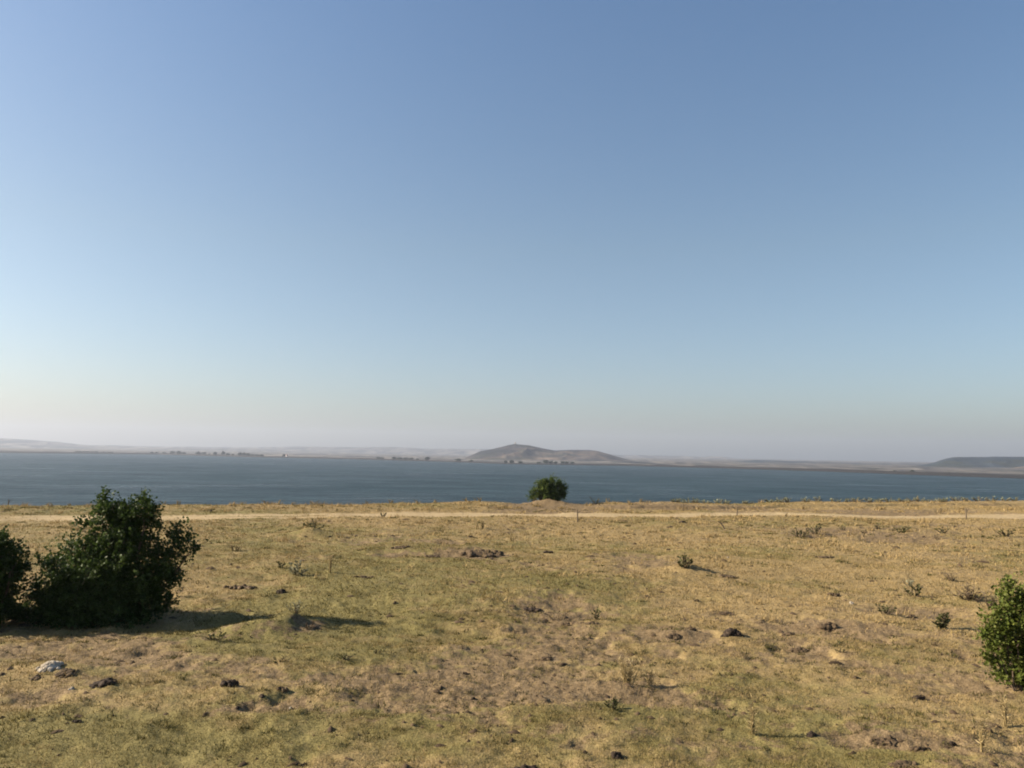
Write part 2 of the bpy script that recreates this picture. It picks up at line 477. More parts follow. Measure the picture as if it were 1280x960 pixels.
def bush(name, label, cat, base, lobes, n_leaves, leaf, mat, stems=9, group=None, core=.5, stem_r=.03):
    """lobes: (dx, dy, z, rx, ry, rz) ellipsoids about the base point, in metres"""
    root = empty(name, (base[0], base[1], gz(*base)))
    tag(root, label, cat, group)
    tubes = []; tips = []
    vol = np.array([(l[3] * l[4] * l[5]) ** (2 / 3) for l in lobes]); vol /= vol.sum()
    lob = np.array(lobes)
    # sprays: twigs spread through the lobes, denser towards the outside
    n_sp = n_leaves // 26
    which = rng.choice(len(lobes), n_sp, p=vol)
    u = rng.normal(0, 1, (n_sp, 3)); u /= np.linalg.norm(u, axis=1, keepdims=True)
    rr = np.where(rng.uniform(0, 1, n_sp) < core, rng.uniform(.15, .85, n_sp), rng.uniform(.72, 1.06, n_sp))
    nz = .82 + .36 * vnoise(u[:, 0] * 2.3 + which * 7, u[:, 1] * 2.3 + u[:, 2] * 3.1, 5)
    c = lob[which, :3] + u * lob[which, 3:] * (rr * nz)[:, None]
    c[:, 2] = np.maximum(c[:, 2], .05)
    # radial direction of each spray
    dirs = u * .8 + rng.normal(0, .45, (n_sp, 3)); dirs[:, 2] += .35
    dirs /= np.linalg.norm(dirs, axis=1, keepdims=True)
    k = 26
    t = rng.uniform(-.9, 1, (n_sp, k)); ln = leaf * 3.2 * rng.uniform(.6, 1.5, n_sp)
    P = c[:, None, :] + dirs[:, None, :] * (t * ln[:, None])[..., None] + rng.normal(0, leaf * .55, (n_sp, k, 3))
    D = dirs[:, None, :] * .6 + rng.normal(0, .6, (n_sp, k, 3))
    P = P.reshape(-1, 3); D = D.reshape(-1, 3)
    P[:, 2] = np.maximum(P[:, 2], .02)
    tone = np.repeat(np.clip(rng.normal(.5, .22, n_sp), 0, 1), k)
    vals = np.clip(tone * .65 + rng.uniform(0, .35, n_sp * k), 0, 1)
    v, f, a = leaf_mesh(P, D, leaf * rng.uniform(.45, 1.4, len(P)), vals=vals)
    mesh_obj('foliage', v, f, mat, root, attrs={'val': a})
    for i in range(stems):
        l = lob[i % len(lobes)]
        e = l[:3] + rng.normal(0, .3, 3) * l[3:]; e[2] = max(e[2], .3)
        s0 = np.array([rng.normal(0, .10), rng.normal(0, .10), -.08]) + np.array([l[0] * .25, l[1] * .25, 0])
        mid = s0 * .45 + e * .55 + rng.normal(0, .07, 3)
        path = [s0, s0 * .75 + mid * .25 + rng.normal(0, .02, 3), mid, mid * .4 + e * .6 + rng.normal(0, .04, 3), e]
        tubes.append(tube(path, stem_r * np.array([1, .85, .6, .4, .15])))
        for q in range(3):
            e2 = mid + (e - mid) * rng.uniform(.1, .7) ; o2 = e2 + rng.normal(0, .35, 3) * l[3:] + (0, 0, .1)
            tubes.append(tube([e2, (e2 + o2) / 2 + rng.normal(0, .03, 3), o2], stem_r * np.array([.45, .3, .12]), 5))
    v, f = join(tubes)
    mesh_obj('stem', v, f, M_bark, root, smooth=True)
    return root

def lobes_px(base_px, L, sc, depth=.9):
    """outline lobes measured on the photo (px) turned into metres about the base"""
    out = []
    for x, y, rx, ry, dy in L:
        out.append(((x - base_px[0]) * sc, dy, (base_px[1] - y) * sc, rx * sc, max(rx, ry) * sc * depth, ry * sc))
    return out

p = at(130, 762); sc = math.hypot(*p) / F * .91
bush('hawthorn_bush', 'tall dark bush with a ragged crown, the complete one in the left of the field', 'bush', p,
     lobes_px((138, 757), [(140, 700, 62, 46, 0), (95, 715, 50, 42, .1), (165, 728, 50, 40, -.1), (150, 660, 38, 36, .1), (140, 630, 26, 20, 0), (165, 640, 24, 22, .1), (185, 623, 13, 9, 0), (132, 618, 12, 10, .0),
                           (158, 624, 12, 11, 0), (205, 680, 24, 22, .1), (224, 662, 15, 13, .1), (241, 667, 8, 8, .1), (116, 678, 22, 20, 0), (92, 668, 7, 8, .0), (188, 712, 34, 32, 0), (78, 735, 26, 26, 0), (195, 730, 20, 20, .1), (210, 700, 16, 14, 0), (70, 750, 36, 20, 0), (120, 752, 50, 20, -.2), (165, 752, 32, 18, 0), (28, 752, 26, 18, .1), (110, 735, 60, 30, .4), (176, 612, 6, 6, 0), (128, 610, 5, 6, 0), (110, 642, 6, 7, 0), (222, 648, 5, 7, 0), (212, 738, 7, 7, 0), (196, 641, 6, 6, 0), (68, 690, 7, 8, 0)], sc),
     66000, .052, M_leaf_dark, 14, core=.6, stem_r=.035)
p = at(-20, 768); sc = math.hypot(*p) / F * .84
bush('hawthorn_bush', 'dark rounded bush cut off by the left border, left of the tall ragged bush', 'bush', p,
     lobes_px((-8, 768), [(-20, 715, 55, 48, 0), (8, 680, 22, 20, 0), (-25, 680, 40, 28, 0), (6, 725, 22, 40, -.1), (-70, 720, 50, 46, 0), (22, 700, 14, 14, .1), (5, 663, 12, 8, 0), (30, 683, 5, 6, 0)], sc),
     34000, .052, M_leaf_dark, 10, core=.6, stem_r=.035)
p = at(687, 628); sc = math.hypot(*p) / F * .82
bush('round_shrub', 'rounded green shrub on a soil mound at the lake edge, standing against the water', 'shrub', p,
     lobes_px((687, 620), [(683, 607, 12, 8, 0), (677, 601, 8, 7, 0), (687, 597, 7, 7, .2), (669, 610, 7, 5, 0), (693, 606, 7, 10, .2), (707, 606, 4, 11, .5), (709, 597, 2, 5, .5), (682, 590, 4, 4, 0), (696, 614, 7, 5, 0), (661, 613, 4, 3, 0), (691, 587, 3, 5, 0), (672, 592, 3, 4, 0), (701, 592, 3, 5, .3), (663, 603, 3, 3, 0)], sc),
     16000, .075, M_leaf_mid, 34, core=.42, stem_r=.045)
p = at(1287, 853); sc = p[1] / F * .87
bush('leafy_shrub', 'bright green leafy shrub cut off by the right border', 'shrub', p,
     lobes_px((1290, 850), [(1288, 800, 34, 40, 0), (1300, 765, 36, 34, 0), (1258, 772, 20, 20, 0), (1268, 738, 16, 13, 0), (1270, 830, 18, 22, 0), (1316, 800, 46, 52, .1), (1240, 795, 13, 11, 0), (1282, 850, 12, 10, 0), (1306, 735, 22, 18, 0),
                            (1246, 752, 8, 9, 0), (1262, 718, 5, 10, 0), (1230, 775, 7, 7, 0), (1233, 812, 7, 8, 0), (1284, 722, 7, 9, 0), (1250, 832, 8, 9, 0), (1224, 792, 4, 5, 0), (1275, 708, 4, 7, .1)], sc),
     17000, .044, M_leaf_fresh, 16, core=.32, stem_r=.014)

def clod(name, label, cat, px, py, w, h, mat, seed, group=None, lumps=5, crumb=10, flat=1.):
    """irregular lump built of merged noisy blobs with crumbs round it; one mesh"""
    r0 = np.random.default_rng(seed)
    p = at(px, py); sc = math.hypot(*p) / F
    sc = p[1] / F
    W, H = w * sc * .95, h * sc * .62
    parts = []
    def blob(c, r, n=16, m=24):
        th = np.linspace(0, math.pi, n)[:, None]; ph = np.linspace(0, 2 * math.pi, m, endpoint=False)[None, :]
        u = np.stack([np.sin(th) * np.cos(ph), np.sin(th) * np.sin(ph), np.cos(th) + 0 * ph], -1)
        k = .45 + 1.0 * fbm(u[..., 0] * 3.1 + seed + c[0] * 30, u[..., 1] * 3.1 + u[..., 2] * 3.7, seed % 97, 4)
        v = np.array(c) + u * k[..., None] * np.array(r)
        f = grid_faces(n, m, wrap=True)
        parts.append((v.reshape(-1, 3), f))
    blob((0, 0, H * .2), (W * .28, W * .24, H * .62))
    for i in range(lumps):
        a = r0.uniform(0, 6.28); q = r0.uniform(.15, .34)
        s = r0.uniform(.12, .22)
        blob((math.cos(a) * W * q, math.sin(a) * W * q * .7, H * r0.uniform(.05, .45)), (W * s, W * s * .9, H * r0.uniform(.3, .55)), 8, 11)
    for i in range(crumb):
        a = r0.uniform(0, 6.28); q = r0.uniform(.30, .48); s = r0.uniform(.05, .10) * W
        blob((math.cos(a) * W * q, math.sin(a) * W * q * .7, s * .3), (s, s, s * .8), 6, 8)
    v, f = join(parts)
    # set each crumb on the local ground
    base = gz(*p)
    v[:, 2] += height(v[:, 0] + p[0], v[:, 1] + p[1]) - base
    o = mesh_obj(name, v, f, mat, smooth=True, loc=(p[0], p[1], base - .01))
    return tag(o, label, cat, group)

def weed(name, label, cat, px, py, w, h, mat, seed, kind='leafy', n=90, group=None, leaf=None):
    """small plant: stems and leaves or blades; foliage and stems are its parts when it is large enough"""
    global rng
    keep = rng; rng = np.random.default_rng(seed)
    p = at(px, py); sc = p[1] / F
    W, H = w * sc, h * sc
    root = empty(name, (p[0], p[1], gz(*p)))
    tag(root, label, cat, group)
    tb = []; P = []; D = []
    ns = max(4, int(n / 12))
    lf = leaf or max(.022, min(.085, H * .22))
    n = int(n * 1.9)
    for i in range(ns):
        a = rng.uniform(0, 6.28)
        s0 = np.array([math.cos(a), math.sin(a) * .7, 0]) * W * .16 * rng.uniform(0, 1)
        out = rng.uniform(.1, 1)
        hz = H * rng.uniform(.5, 1.) * (1 - .45 * out if kind != 'stalk' else 1)
        e = s0 + np.array([math.cos(a) * W * .42 * out, math.sin(a) * W * .32 * out, hz])
        if kind == 'stalk': e[:2] = s0[:2] + rng.normal(0, .13, 2) * W
        m = (s0 + e) / 2 + rng.normal(0, .05, 3) * W; m[2] = e[2] * .55
        r = max(.004, .0004 * math.hypot(*p)) * (1.3 if kind == 'stalk' else 1)
        tb.append(tube([s0 - (0, 0, .03), m, e], [r, r * .8, r * .35], 5))
        k = 12 if kind == 'leafy' else (9 if kind == 'brush' else 22)
        for q in range(k):
            t = rng.uniform(.02, 1)
            b = s0 * (1 - t) ** 2 + 2 * m * t * (1 - t) + e * t * t
            P.append(b); dd = rng.normal(0, .6, 3); dd[2] = abs(dd[2]) * .7 + .15
            dd[:2] += np.array([math.cos(a), math.sin(a)]) * .4
            D.append(dd)
    P = np.array(P); D = np.array(D)
    if kind == 'stalk': lf = min(lf, .075) if leaf is None else leaf
    v, f, a = leaf_mesh(P, D, lf * rng.uniform(.6, 1.3, len(P)), aspect=.30 if kind == 'leafy' else (.07 if kind == 'stalk' else .14), vals=np.clip(rng.normal(.5, .25, len(P)), 0, 1))
    mesh_obj('foliage', v, f, mat, root, attrs={'val': a})
    v, f = join(tb)
    mesh_obj('stem', v, f, M_dry if kind == 'stalk' else (M_dead if kind == 'brush' else M_bark), root, smooth=True, attrs={'val': np.full(len(v), .45)})
    rng = keep
    return root

# dark clods of dung and earth, each where it lies
D_, C_ = M_dung, M_clod
CLODS = [
 (287, 866, 24, 16, D_, 'near black lump of dung with a steep face, below the bush shadow'),
 (128, 861, 36, 11, D_, 'long flat black clod just right of the white stone'),
 (96, 903, 14, 8, D_, 'small black clod on green turf below the long flat clod'),
 (352, 737, 16, 8, D_, 'black clod above the tip of the bush shadow'),
 (655, 962, 42, 18, D_, 'largest dark clod, cut off by the bottom border'),
 (772, 943, 22, 14, D_, 'crumbly dark dung heap near the bottom border'),
 (666, 754, 26, 8, D_, 'spread black clod in the middle of the field'),
 (915, 788, 30, 15, D_, 'broad blue black lump right of the brown earth ledge'),
 (864, 780, 20, 10, C_, 'brown earth lump at the end of a low ledge'),
 (842, 787, 22, 8, C_, 'brown crumbly earth on the low ledge, left of the blue black lump'),
 (683, 813, 20, 7, C_, 'flat brown clod on the bare band below the middle'),
 (912, 829, 10, 7, C_, 'small upright brown clod below the blue black lump'),
 (685, 688, 14, 6, D_, 'small black clod far up the field, below the round shrub'),
 (853, 655, 14, 5, D_, 'small dark clod close to the dusty track'),
 (1148, 864, 20, 10, D_, 'peaked dark clod left of the bright green shrub'),
 (1070, 839, 14, 8, C_, 'round brown clod alone in the pale right part of the field'),
 (1013, 911, 16, 8, D_, 'dark clod left of a row of earth lumps near the bottom'),
 (1104, 920, 34, 8, C_, 'long low earth lump, left end of the row near the bottom'),
 (1150, 934, 28, 12, C_, 'double earth lump in the middle of the row near the bottom'),
 (1190, 924, 14, 11, D_, 'dark upright lump at the right end of the row near the bottom'),
 (1128, 952, 40, 9, C_, 'long brown lump nearest the bottom right corner'),
 (1232, 908, 22, 10, C_, 'rough brown lump below the bright green shrub'),
 (583, 833, 11, 7, D_, 'tiny black clod right of the centre bare band'),
 (353, 870, 18, 9, C_, 'brown clod at the head of a pale bare streak'),
 (327, 877, 11, 6, D_, 'tiny dark clod left of the brown clod on the pale streak'),
 (380, 957, 14, 8, D_, 'black clod at the bottom border left of the middle'),
 (1042, 738, 18, 8, C_, 'lopsided brown clod in the right part of the field'),
 (1139, 768, 14, 7, C_, 'brown clod just right of a dark branching weed'),
 (590, 668, 10, 5, D_, 'tiny black clod below the track, left of the round shrub'),
 (809, 740, 10, 4, D_, 'tiny black clod below the pointed green weed'),
 (768, 930, 10, 8, D_, 'little dark lump on top of the crumbly heap'),
 (1107, 775, 9, 4, C_, 'tiny brown clod under the dark branching weed'),
 (1033, 778, 30, 11, C_, 'wide crumbly earth patch right of the blue black lump'),
 (985, 785, 22, 8, C_, 'crumbly brown earth beside the blue black lump'),
 (998, 801, 26, 8, C_, 'flat brown earth lump below the crumbly earth'),
 (908, 759, 24, 5, C_, 'thin dark strip of earth above the blue black lump'),
 (740, 772, 18, 5, C_, 'low brown clod on the slope of the centre hummock'),
 (708, 770, 16, 9, C_, 'brown clod on the left of the centre hummock'),
 (604, 692, 56, 4.5, C_, 'long dark strip of bare earth, left of centre, far below the round shrub'),
 (540, 695, 24, 5, C_, 'short dark strip of earth left of the long dark strip'),
 (500, 686, 26, 5, C_, 'thin dark strip of earth, leftmost of three below the track'),
 (1031, 697, 24, 5, C_, 'thin dark strip of earth below the pair of weeds on the right'),
 (910, 717, 26, 5, C_, 'thin dark strip of earth right of the pointed green weed'),
 (455, 722, 28, 5, C_, 'thin dark strip of earth right of the tall straw stalks'),
 (300, 731, 44, 4, C_, 'thin dark strip of earth left of the black clod above the shadow'),
 (748, 822, 14, 5, C_, 'small brown clod left of the straw tuft'),
]
for i, (px, py, w, h, m, lab) in enumerate(CLODS):
    if i == 30: continue
    clod('dung_clod' if m is D_ else 'earth_clod', lab, 'clod', px, py, w, h, m, 100 + i, lumps=9 if w > 15 else 4, crumb=16 if w > 15 else 6)
clod('white_stone', 'chalk white stone among dark crumbs in the lower left', 'stone', 64, 843, 36, 13, M_stone, 311, lumps=6, crumb=14)
clod('earth_clod', 'dark crumbly earth under the right end of the white stone', 'clod', 84, 848, 30, 10, M_clod, 401, lumps=6, crumb=12)
clod('earth_clod', 'dark earth crumbs left of the white stone', 'clod', 44, 850, 22, 8, M_clod, 402, lumps=5, crumb=9)
clod('pale_stone', 'small pale stone in front of the white stone', 'stone', 90, 862, 12, 6, M_stone, 313, lumps=2, crumb=3)
clod('pale_stone', 'small cream stone on the pale bare streak', 'stone', 363, 885, 8, 7, M_stone, 315, lumps=2, crumb=2)
clod('pale_stone', 'small white stone left of the peaked dark clod', 'stone', 1064, 749, 9, 7, M_stone, 317, lumps=2, crumb=3)
clod('pale_stone', 'tiny white stone right of the pointed green weed', 'stone', 910, 697, 4, 4, M_stone, 319, lumps=2, crumb=0)
clod('pale_stone', 'tiny white stone on the brown ledge, left of the blue black lump', 'stone', 875, 792, 5, 5, M_stone, 321, lumps=2, crumb=0)

WEEDS = [
 # px, py, w, h, mat, kind, n, name, label
 (392, 668, 30, 16, M_weed, 'leafy', 120, 'dark_weed', 'dark bushy weed on a small heap, left of the middle below the track'),
 (479, 646, 12, 8, M_weed, 'leafy', 60, 'dark_weed', 'small dark weed at the near edge of the track'),
 (855, 713, 24, 22, M_weed, 'leafy', 150, 'green_weed', 'pointed green weed with a shadow, right of the middle'),
 (1000, 670, 26, 14, M_weed, 'leafy', 120, 'dark_weed', 'wide dark green weed below the track on the right'),
 (1020, 669, 24, 17, M_weed, 'leafy', 110, 'dark_weed', 'taller dark weed touching the wide one below the track'),
 (1144, 741, 26, 16, M_weed, 'leafy', 120, 'green_weed', 'low green weed trailing a shadow, above the branching weed'),
 (1138, 728, 22, 14, M_weed_grey, 'leafy', 60, 'grey_weed', 'pale grey green weed right behind the low green weed'),
 (1178, 781, 22, 24, M_weed, 'leafy', 130, 'green_weed', 'upright green weed left of the bright green shrub'),
 (1106, 766, 34, 14, M_weed, 'leafy', 120, 'dark_weed', 'dark branching weed in the right part of the field'),
 (1055, 662, 16, 8, M_weed, 'leafy', 60, 'dark_weed', 'first small dark weed right of the pair below the track'),
 (1081, 667, 14, 8, M_weed, 'leafy', 60, 'dark_weed', 'second small dark weed right of the pair below the track'),
 (1098, 661, 14, 9, M_weed, 'leafy', 60, 'dark_weed', 'small dark weed standing farther back, near the track'),
 (1128, 668, 28, 13, M_weed, 'leafy', 110, 'dark_weed', 'broad dark weed in the middle of the row below the track'),
 (1178, 667, 26, 10, M_weed, 'leafy', 90, 'dark_weed', 'flat dark weed right of the broad one in the row'),
 (1168, 674, 36, 8, M_dead, 'brush', 80, 'dry_weed', 'low brown weed in front of the flat dark weed'),
 (1212, 673, 18, 7, M_weed, 'leafy', 50, 'dark_weed', 'small dark weed between the flat one and the last of the row'),
 (1225, 664, 12, 9, M_dead, 'brush', 50, 'dry_weed', 'brown brushy weed near the end of the row'),
 (1258, 670, 26, 14, M_weed, 'leafy', 110, 'dark_weed', 'last dark weed of the row at the right border'),
 (370, 718, 28, 20, M_weed_grey, 'leafy', 100, 'grey_weed', 'pale grey green weed above the tip of the bush shadow'),
 (352, 712, 22, 12, M_weed, 'leafy', 70, 'green_weed', 'low green weed left of the pale grey green one'),
 (413, 716, 12, 32, M_dry, 'stalk', 60, 'straw_tuft', 'tall straw stalks above the bush shadow'),
 (430, 825, 32, 10, M_weed, 'leafy', 110, 'green_weed', 'low dark green weed below the bush shadow'),
 (470, 817, 22, 7, M_weed, 'leafy', 60, 'green_weed', 'flat green weed right of the low dark green one'),
 (348, 829, 46, 9, M_weed, 'leafy', 130, 'green_weed', 'wide mat of green weed under the rough heap'),
 (765, 882, 30, 16, M_weed, 'leafy', 130, 'green_weed', 'green weed on the bare ground near the bottom middle'),
 (1212, 750, 46, 22, M_dead, 'brush', 240, 'dead_brush', 'grey brown dead brush left of the bright green shrub'),
 (1236, 758, 34, 18, M_dead, 'brush', 150, 'dead_brush', 'brown twigs under the left side of the bright green shrub'),
 (1190, 724, 26, 14, M_dead, 'brush', 90, 'dead_brush', 'thin brown brush behind the grey brown dead brush'),
 (785, 848, 40, 30, M_dry, 'stalk', 190, 'straw_tuft', 'broad clump of straw coloured grass below the middle'),
 (812, 846, 24, 24, M_dry, 'stalk', 90, 'straw_tuft', 'thinner straw grass joined to the broad clump'),
 (941, 908, 14, 44, M_dry, 'stalk', 60, 'straw_tuft', 'tall thin straw stalks near the bottom right of the middle'),
 (1226, 935, 18, 40, M_dry, 'stalk', 60, 'straw_tuft', 'thin straw stalks near the bottom right corner'),
 (1258, 900, 22, 40, M_dry, 'stalk', 60, 'straw_tuft', 'straw stalks right under the bright green shrub'),
 (295, 688, 40, 12, M_dry, 'stalk', 130, 'straw_tuft', 'pale straw clump right of the tall ragged bush'),
 (600, 660, 34, 12, M_dry, 'stalk', 120, 'straw_tuft', 'pale straw clump below the track, left of the round shrub'),
 (640, 672, 20, 10, M_dry, 'stalk', 60, 'straw_tuft', 'small straw clump below the round shrub'),
 (370, 776, 30, 18, M_weed_grey, 'brush', 150, 'grey_weed', 'grey dry weed on the rough heap inside the bush shadow'),
 (386, 784, 26, 14, M_dead, 'brush', 120, 'dead_brush', 'dark brush on the rough heap inside the bush shadow'),
 (198, 740, 20, 30, M_dry, 'stalk', 60, 'straw_tuft', 'straw stalks at the right foot of the tall ragged bush'),
 (36, 742, 16, 22, M_weed_grey, 'leafy', 70, 'grey_weed', 'grey weed in the gap between the two dark bushes'),
 (700, 765, 60, 14, M_dead, 'brush', 110, 'dead_brush', 'low brown brush on the left of the centre hummock'),
 (746, 764, 30, 16, M_weed, 'leafy', 80, 'green_weed', 'dark weed on top of the centre hummock'),
 (1045, 800, 26, 8, M_weed, 'leafy', 70, 'green_weed', 'low green weed under the crumbly earth patch'),
 (1050, 810, 20, 7, M_weed, 'leafy', 60, 'green_weed', 'second low green weed under the crumbly earth patch'),
 (1165, 800, 40, 10, M_dead, 'brush', 90, 'dead_brush', 'low brown brush below the upright green weed'),
 (270, 800, 44, 14, M_weed, 'leafy', 130, 'green_weed', 'green weed mat below the shadow of the tall ragged bush'),
 (667, 628, 10, 12, M_dead, 'brush', 60, 'dead_brush', 'brown twigs at the left foot of the round shrub'),
 (745, 629, 24, 9, M_dry, 'stalk', 70, 'straw_tuft', 'pale grass clump right of the round shrub'),
]
for i, (px, py, w, h, m, k, n, nm, lab) in enumerate(WEEDS):
    weed(nm, lab, 'tuft' if 'tuft' in nm else ('brush' if 'brush' in nm else 'weed'), px, py, w, h, m, 500 + i, k, n)

# pale weeds along the top of the bank
bank_x = [520, 545, 580, 598, 762, 790, 800, 842, 851, 862, 872, 882, 896, 905, 935, 960, 975, 986, 1008, 1022, 1046, 1058, 1072, 1085, 1100, 1112, 1124, 1134, 1148, 1160, 1172, 1182, 1196, 1206, 1222, 1240, 1255, 1270,
          350, 365, 388, 398, 460, 488, 205, 220, 305, 330, 60, 90]
prng = np.random.default_rng(21)
for i, bx in enumerate(bank_x):
    grey = bx > 830
    px = bx + prng.uniform(-3, 3)
    d = ray(px, 628); k = d.x / d.y
    y = 50.
    for _ in range(20): y = float(edge_y(np.array([k * y]))[0]) - prng.uniform(.2, .5)
    py = 480.; lo, hi = 600., 660.
    for _ in range(30):
        mid = (lo + hi) / 2
        if at(px, mid)[1] > y: lo = mid
        else: hi = mid
    weed('bank_weed' if grey else 'straw_tuft',
         'pale grey green weed on the bank top, right of the round shrub' if grey else 'straw coloured grass clump on the bank top by the water',
         'weed' if grey else 'tuft', px, lo, prng.uniform(14, 26), prng.uniform(5, 8.5) if grey else prng.uniform(4, 7), M_bank if grey else M_dry, 900 + i,
         'leafy' if grey else 'stalk', 120 if grey else 70, 'pale weeds along the bank to the right' if grey else 'straw grass along the bank', leaf=.085 if grey else None)

def stake(label, px, py, h, lean, fork=False):
    p = at(px, py); sc = math.hypot(*p) / F
    H = h * sc
    root = empty('wooden_stake', (p[0], p[1], gz(*p))); tag(root, label, 'stake')
    pts = [(0, 0, -.15), (lean * H * .3, 0, H * .35), (lean * H * .62 + .01, .01, H * .7), (lean * H, 0, H)]
    v, f = tube(pts, [.03, .028, .025, .02], 7)
    n = len(v); f = list(map(tuple, f))
    mesh_obj('post', v, np.array(f), M_wood, root, smooth=True)
    v2, f2 = tube([(lean * H * .62, 0, H * .7), (lean * H * .62 + .13, .03, H * .86), (lean * H * .62 + .18, .03, H * .98)], [.012, .010, .005], 5)
    mesh_obj('side_twig', v2, f2, M_wood, root, smooth=True)
stake('thin dark stake at the track, right of the round shrub', 722, 653, 15, -.05)
stake('short slanting stake below the track on the right', 907, 661, 9, -1.0)
stake('dark stake beside the track near the right border', 1208, 650, 12, -.03)
stake('short dark post on the bank at the far left', 10, 632, 9, .02)
stake('thin stick across the track, right of the middle', 921, 646, 10, .1)
stake('dark stick by the track, left of the thin one', 854, 638, 8, .0)

# ------------------------------------------------------------------ lake, far shore and hills
def hor(px):                   # row of the true horizon in this column
    return 556 + 22 * px / 1280

sw = NT('lake_water')
sw.p.inputs['IOR'].default_value = 1.333
sw.p.inputs['Specular IOR Level'].default_value = .08
sw.link(sw.maprange(sw.noise(.03, 5, .7, stretch=(.5, 1., 1)), .3, .7, .24, .42), sw.p.inputs['Roughness'])
streak = sw.math('ADD', sw.math('MULTIPLY', sw.noise(.02, 4, .65, stretch=(.4, .8, 1)), .5), sw.math('MULTIPLY', sw.noise(.16, 3, .6, stretch=(.35, .8, 1)), .5))
sw.color(sw.ramp(streak, [(.36, (.001, .011, .015)), (.64, (.014, .036, .042))]))  # light and dark of far ripples put into the water's base colour
wv = sw.math('ADD', sw.noise(.55, 3, .6, stretch=(.6, 1.3, 1)), sw.math('MULTIPLY', sw.noise(.11, 3, .6, stretch=(.4, 1.2, 1)), 3.))
sw.bump(wv, 1., 1.6)
xs = np.linspace(-8000, 8000, 41); ys = np.linspace(60, 8000, 41)
gx, gy = np.meshgrid(xs, ys)
lake = mesh_obj('lake', np.stack([gx, gy, np.full_like(gx, LAKE_Z)], -1).reshape(-1, 3), grid_faces(41, 41), sw.m)
tag(lake, 'wide rippled blue grey lake behind the field', 'lake', kind='structure')

def land_material(name, stops, s1, s2, stretch, edge=None):
    s = NT(name)
    n = s.noise(s1, 3, .5, stretch=stretch)
    c = s.ramp(n, stops)
    n2 = s.noise(s2, 4, .6)
    c = s.mix(s.maprange(n2, .52, .62, 0, .75), c, (.022, .026, .016))
    if edge:
        c = s.mix(s.attr('reed'), c, edge)
    s.color(c)
    return s.m
FIELDS = [(.32, (.018, .020, .022)), (.42, (.065, .060, .060)), (.48, (.20, .178, .152)), (.53, (.022, .022, .026)), (.60, (.145, .128, .112)), (.68, (.022, .026, .026))]
M_plain = land_material('far_fields', FIELDS, .008, .012, (1.0, .22, 1), (.016, .014, .012))
M_hills = land_material('hill_fields', FIELDS, .0035, .006, (1, .4, 2.5))
M_hillc = land_material('wooded_hill', [(.36, (.014, .016, .018)), (.46, (.035, .032, .034)), (.52, (.105, .080, .062)), (.57, (.022, .024, .024)), (.66, (.15, .112, .082))], .006, .010, (.8, .6, 3))
M_mesa = land_material('wooded_slope_haze_blue', [(.38, (.014, .024, .032)), (.5, (.030, .042, .052)), (.58, (.075, .07, .068)), (.66, (.02, .03, .038))], .004, .006, (.6, 1, 2))  # blue of distant haze is mixed into the dark slope's base colour

SHORE = np.array([(-500, 564), (-200, 565), (0, 566), (100, 567), (200, 568), (330, 571.5), (430, 573.5), (560, 577), (640, 580), (780, 582), (900, 585), (1060, 590), (1150, 593.5), (1280, 598), (1500, 606), (1800, 617)])
def shore_dist(px):
    py = np.interp(px, SHORE[:, 0], SHORE[:, 1])
    return (CAM_H - LAKE_Z) / ((py - hor(px)) / F)
def az_of(px): return np.arctan((px - 640) / F)

# far shore plain: one sheet from below the water's edge to under the hills
pxs = np.linspace(-500, 1750, 700)
az = az_of(pxs); sd = shore_dist(pxs) / 1.0
sd = sd * (1 + .012 * (fbm(pxs * .02, pxs * 0, 3, 3) - .5))
off = np.concatenate([[-60, -8, 0, 4, 10, 18, 30, 60], np.geomspace(100, 6200, 40)])
yy = sd[None, :] + off[:, None]
xx = yy * np.tan(az)[None, :]
reed_h = np.interp(pxs, [-500, 300, 560, 640, 800, 1280, 1750], [8.0, 3.6, 2.4, 2.0, 3.4, 4.6, 5.0])[None, :]
bankz = np.select([off < -30, off < -4, off < 2, off < 6, off < 14], [-2.5, -.3, .25, .6, .9], 1.)
hz = LAKE_Z + np.where(off[:, None] < -4, bankz[:, None], bankz[:, None] * reed_h * (.75 + .5 * fbm(xx * .03, yy * .03, 9, 3)))
hz = hz + np.clip(off[:, None] - 60, 0, None) * .0012 + 3 * (fbm(xx * .002, yy * .002, 4, 3) - .5) * sstep(80, 500, off)[:, None]
reed = (1 - sstep(12, 45, off))[:, None] * np.ones_like(xx)
plain = mesh_obj('far_shore', np.stack([xx, yy, hz], -1).reshape(-1, 3), grid_faces(len(off), len(pxs)), M_plain, smooth=True, attrs={'reed': reed})
tag(plain, 'low far shore of dry fields with a dark reedy waterline', 'shore', kind='structure')

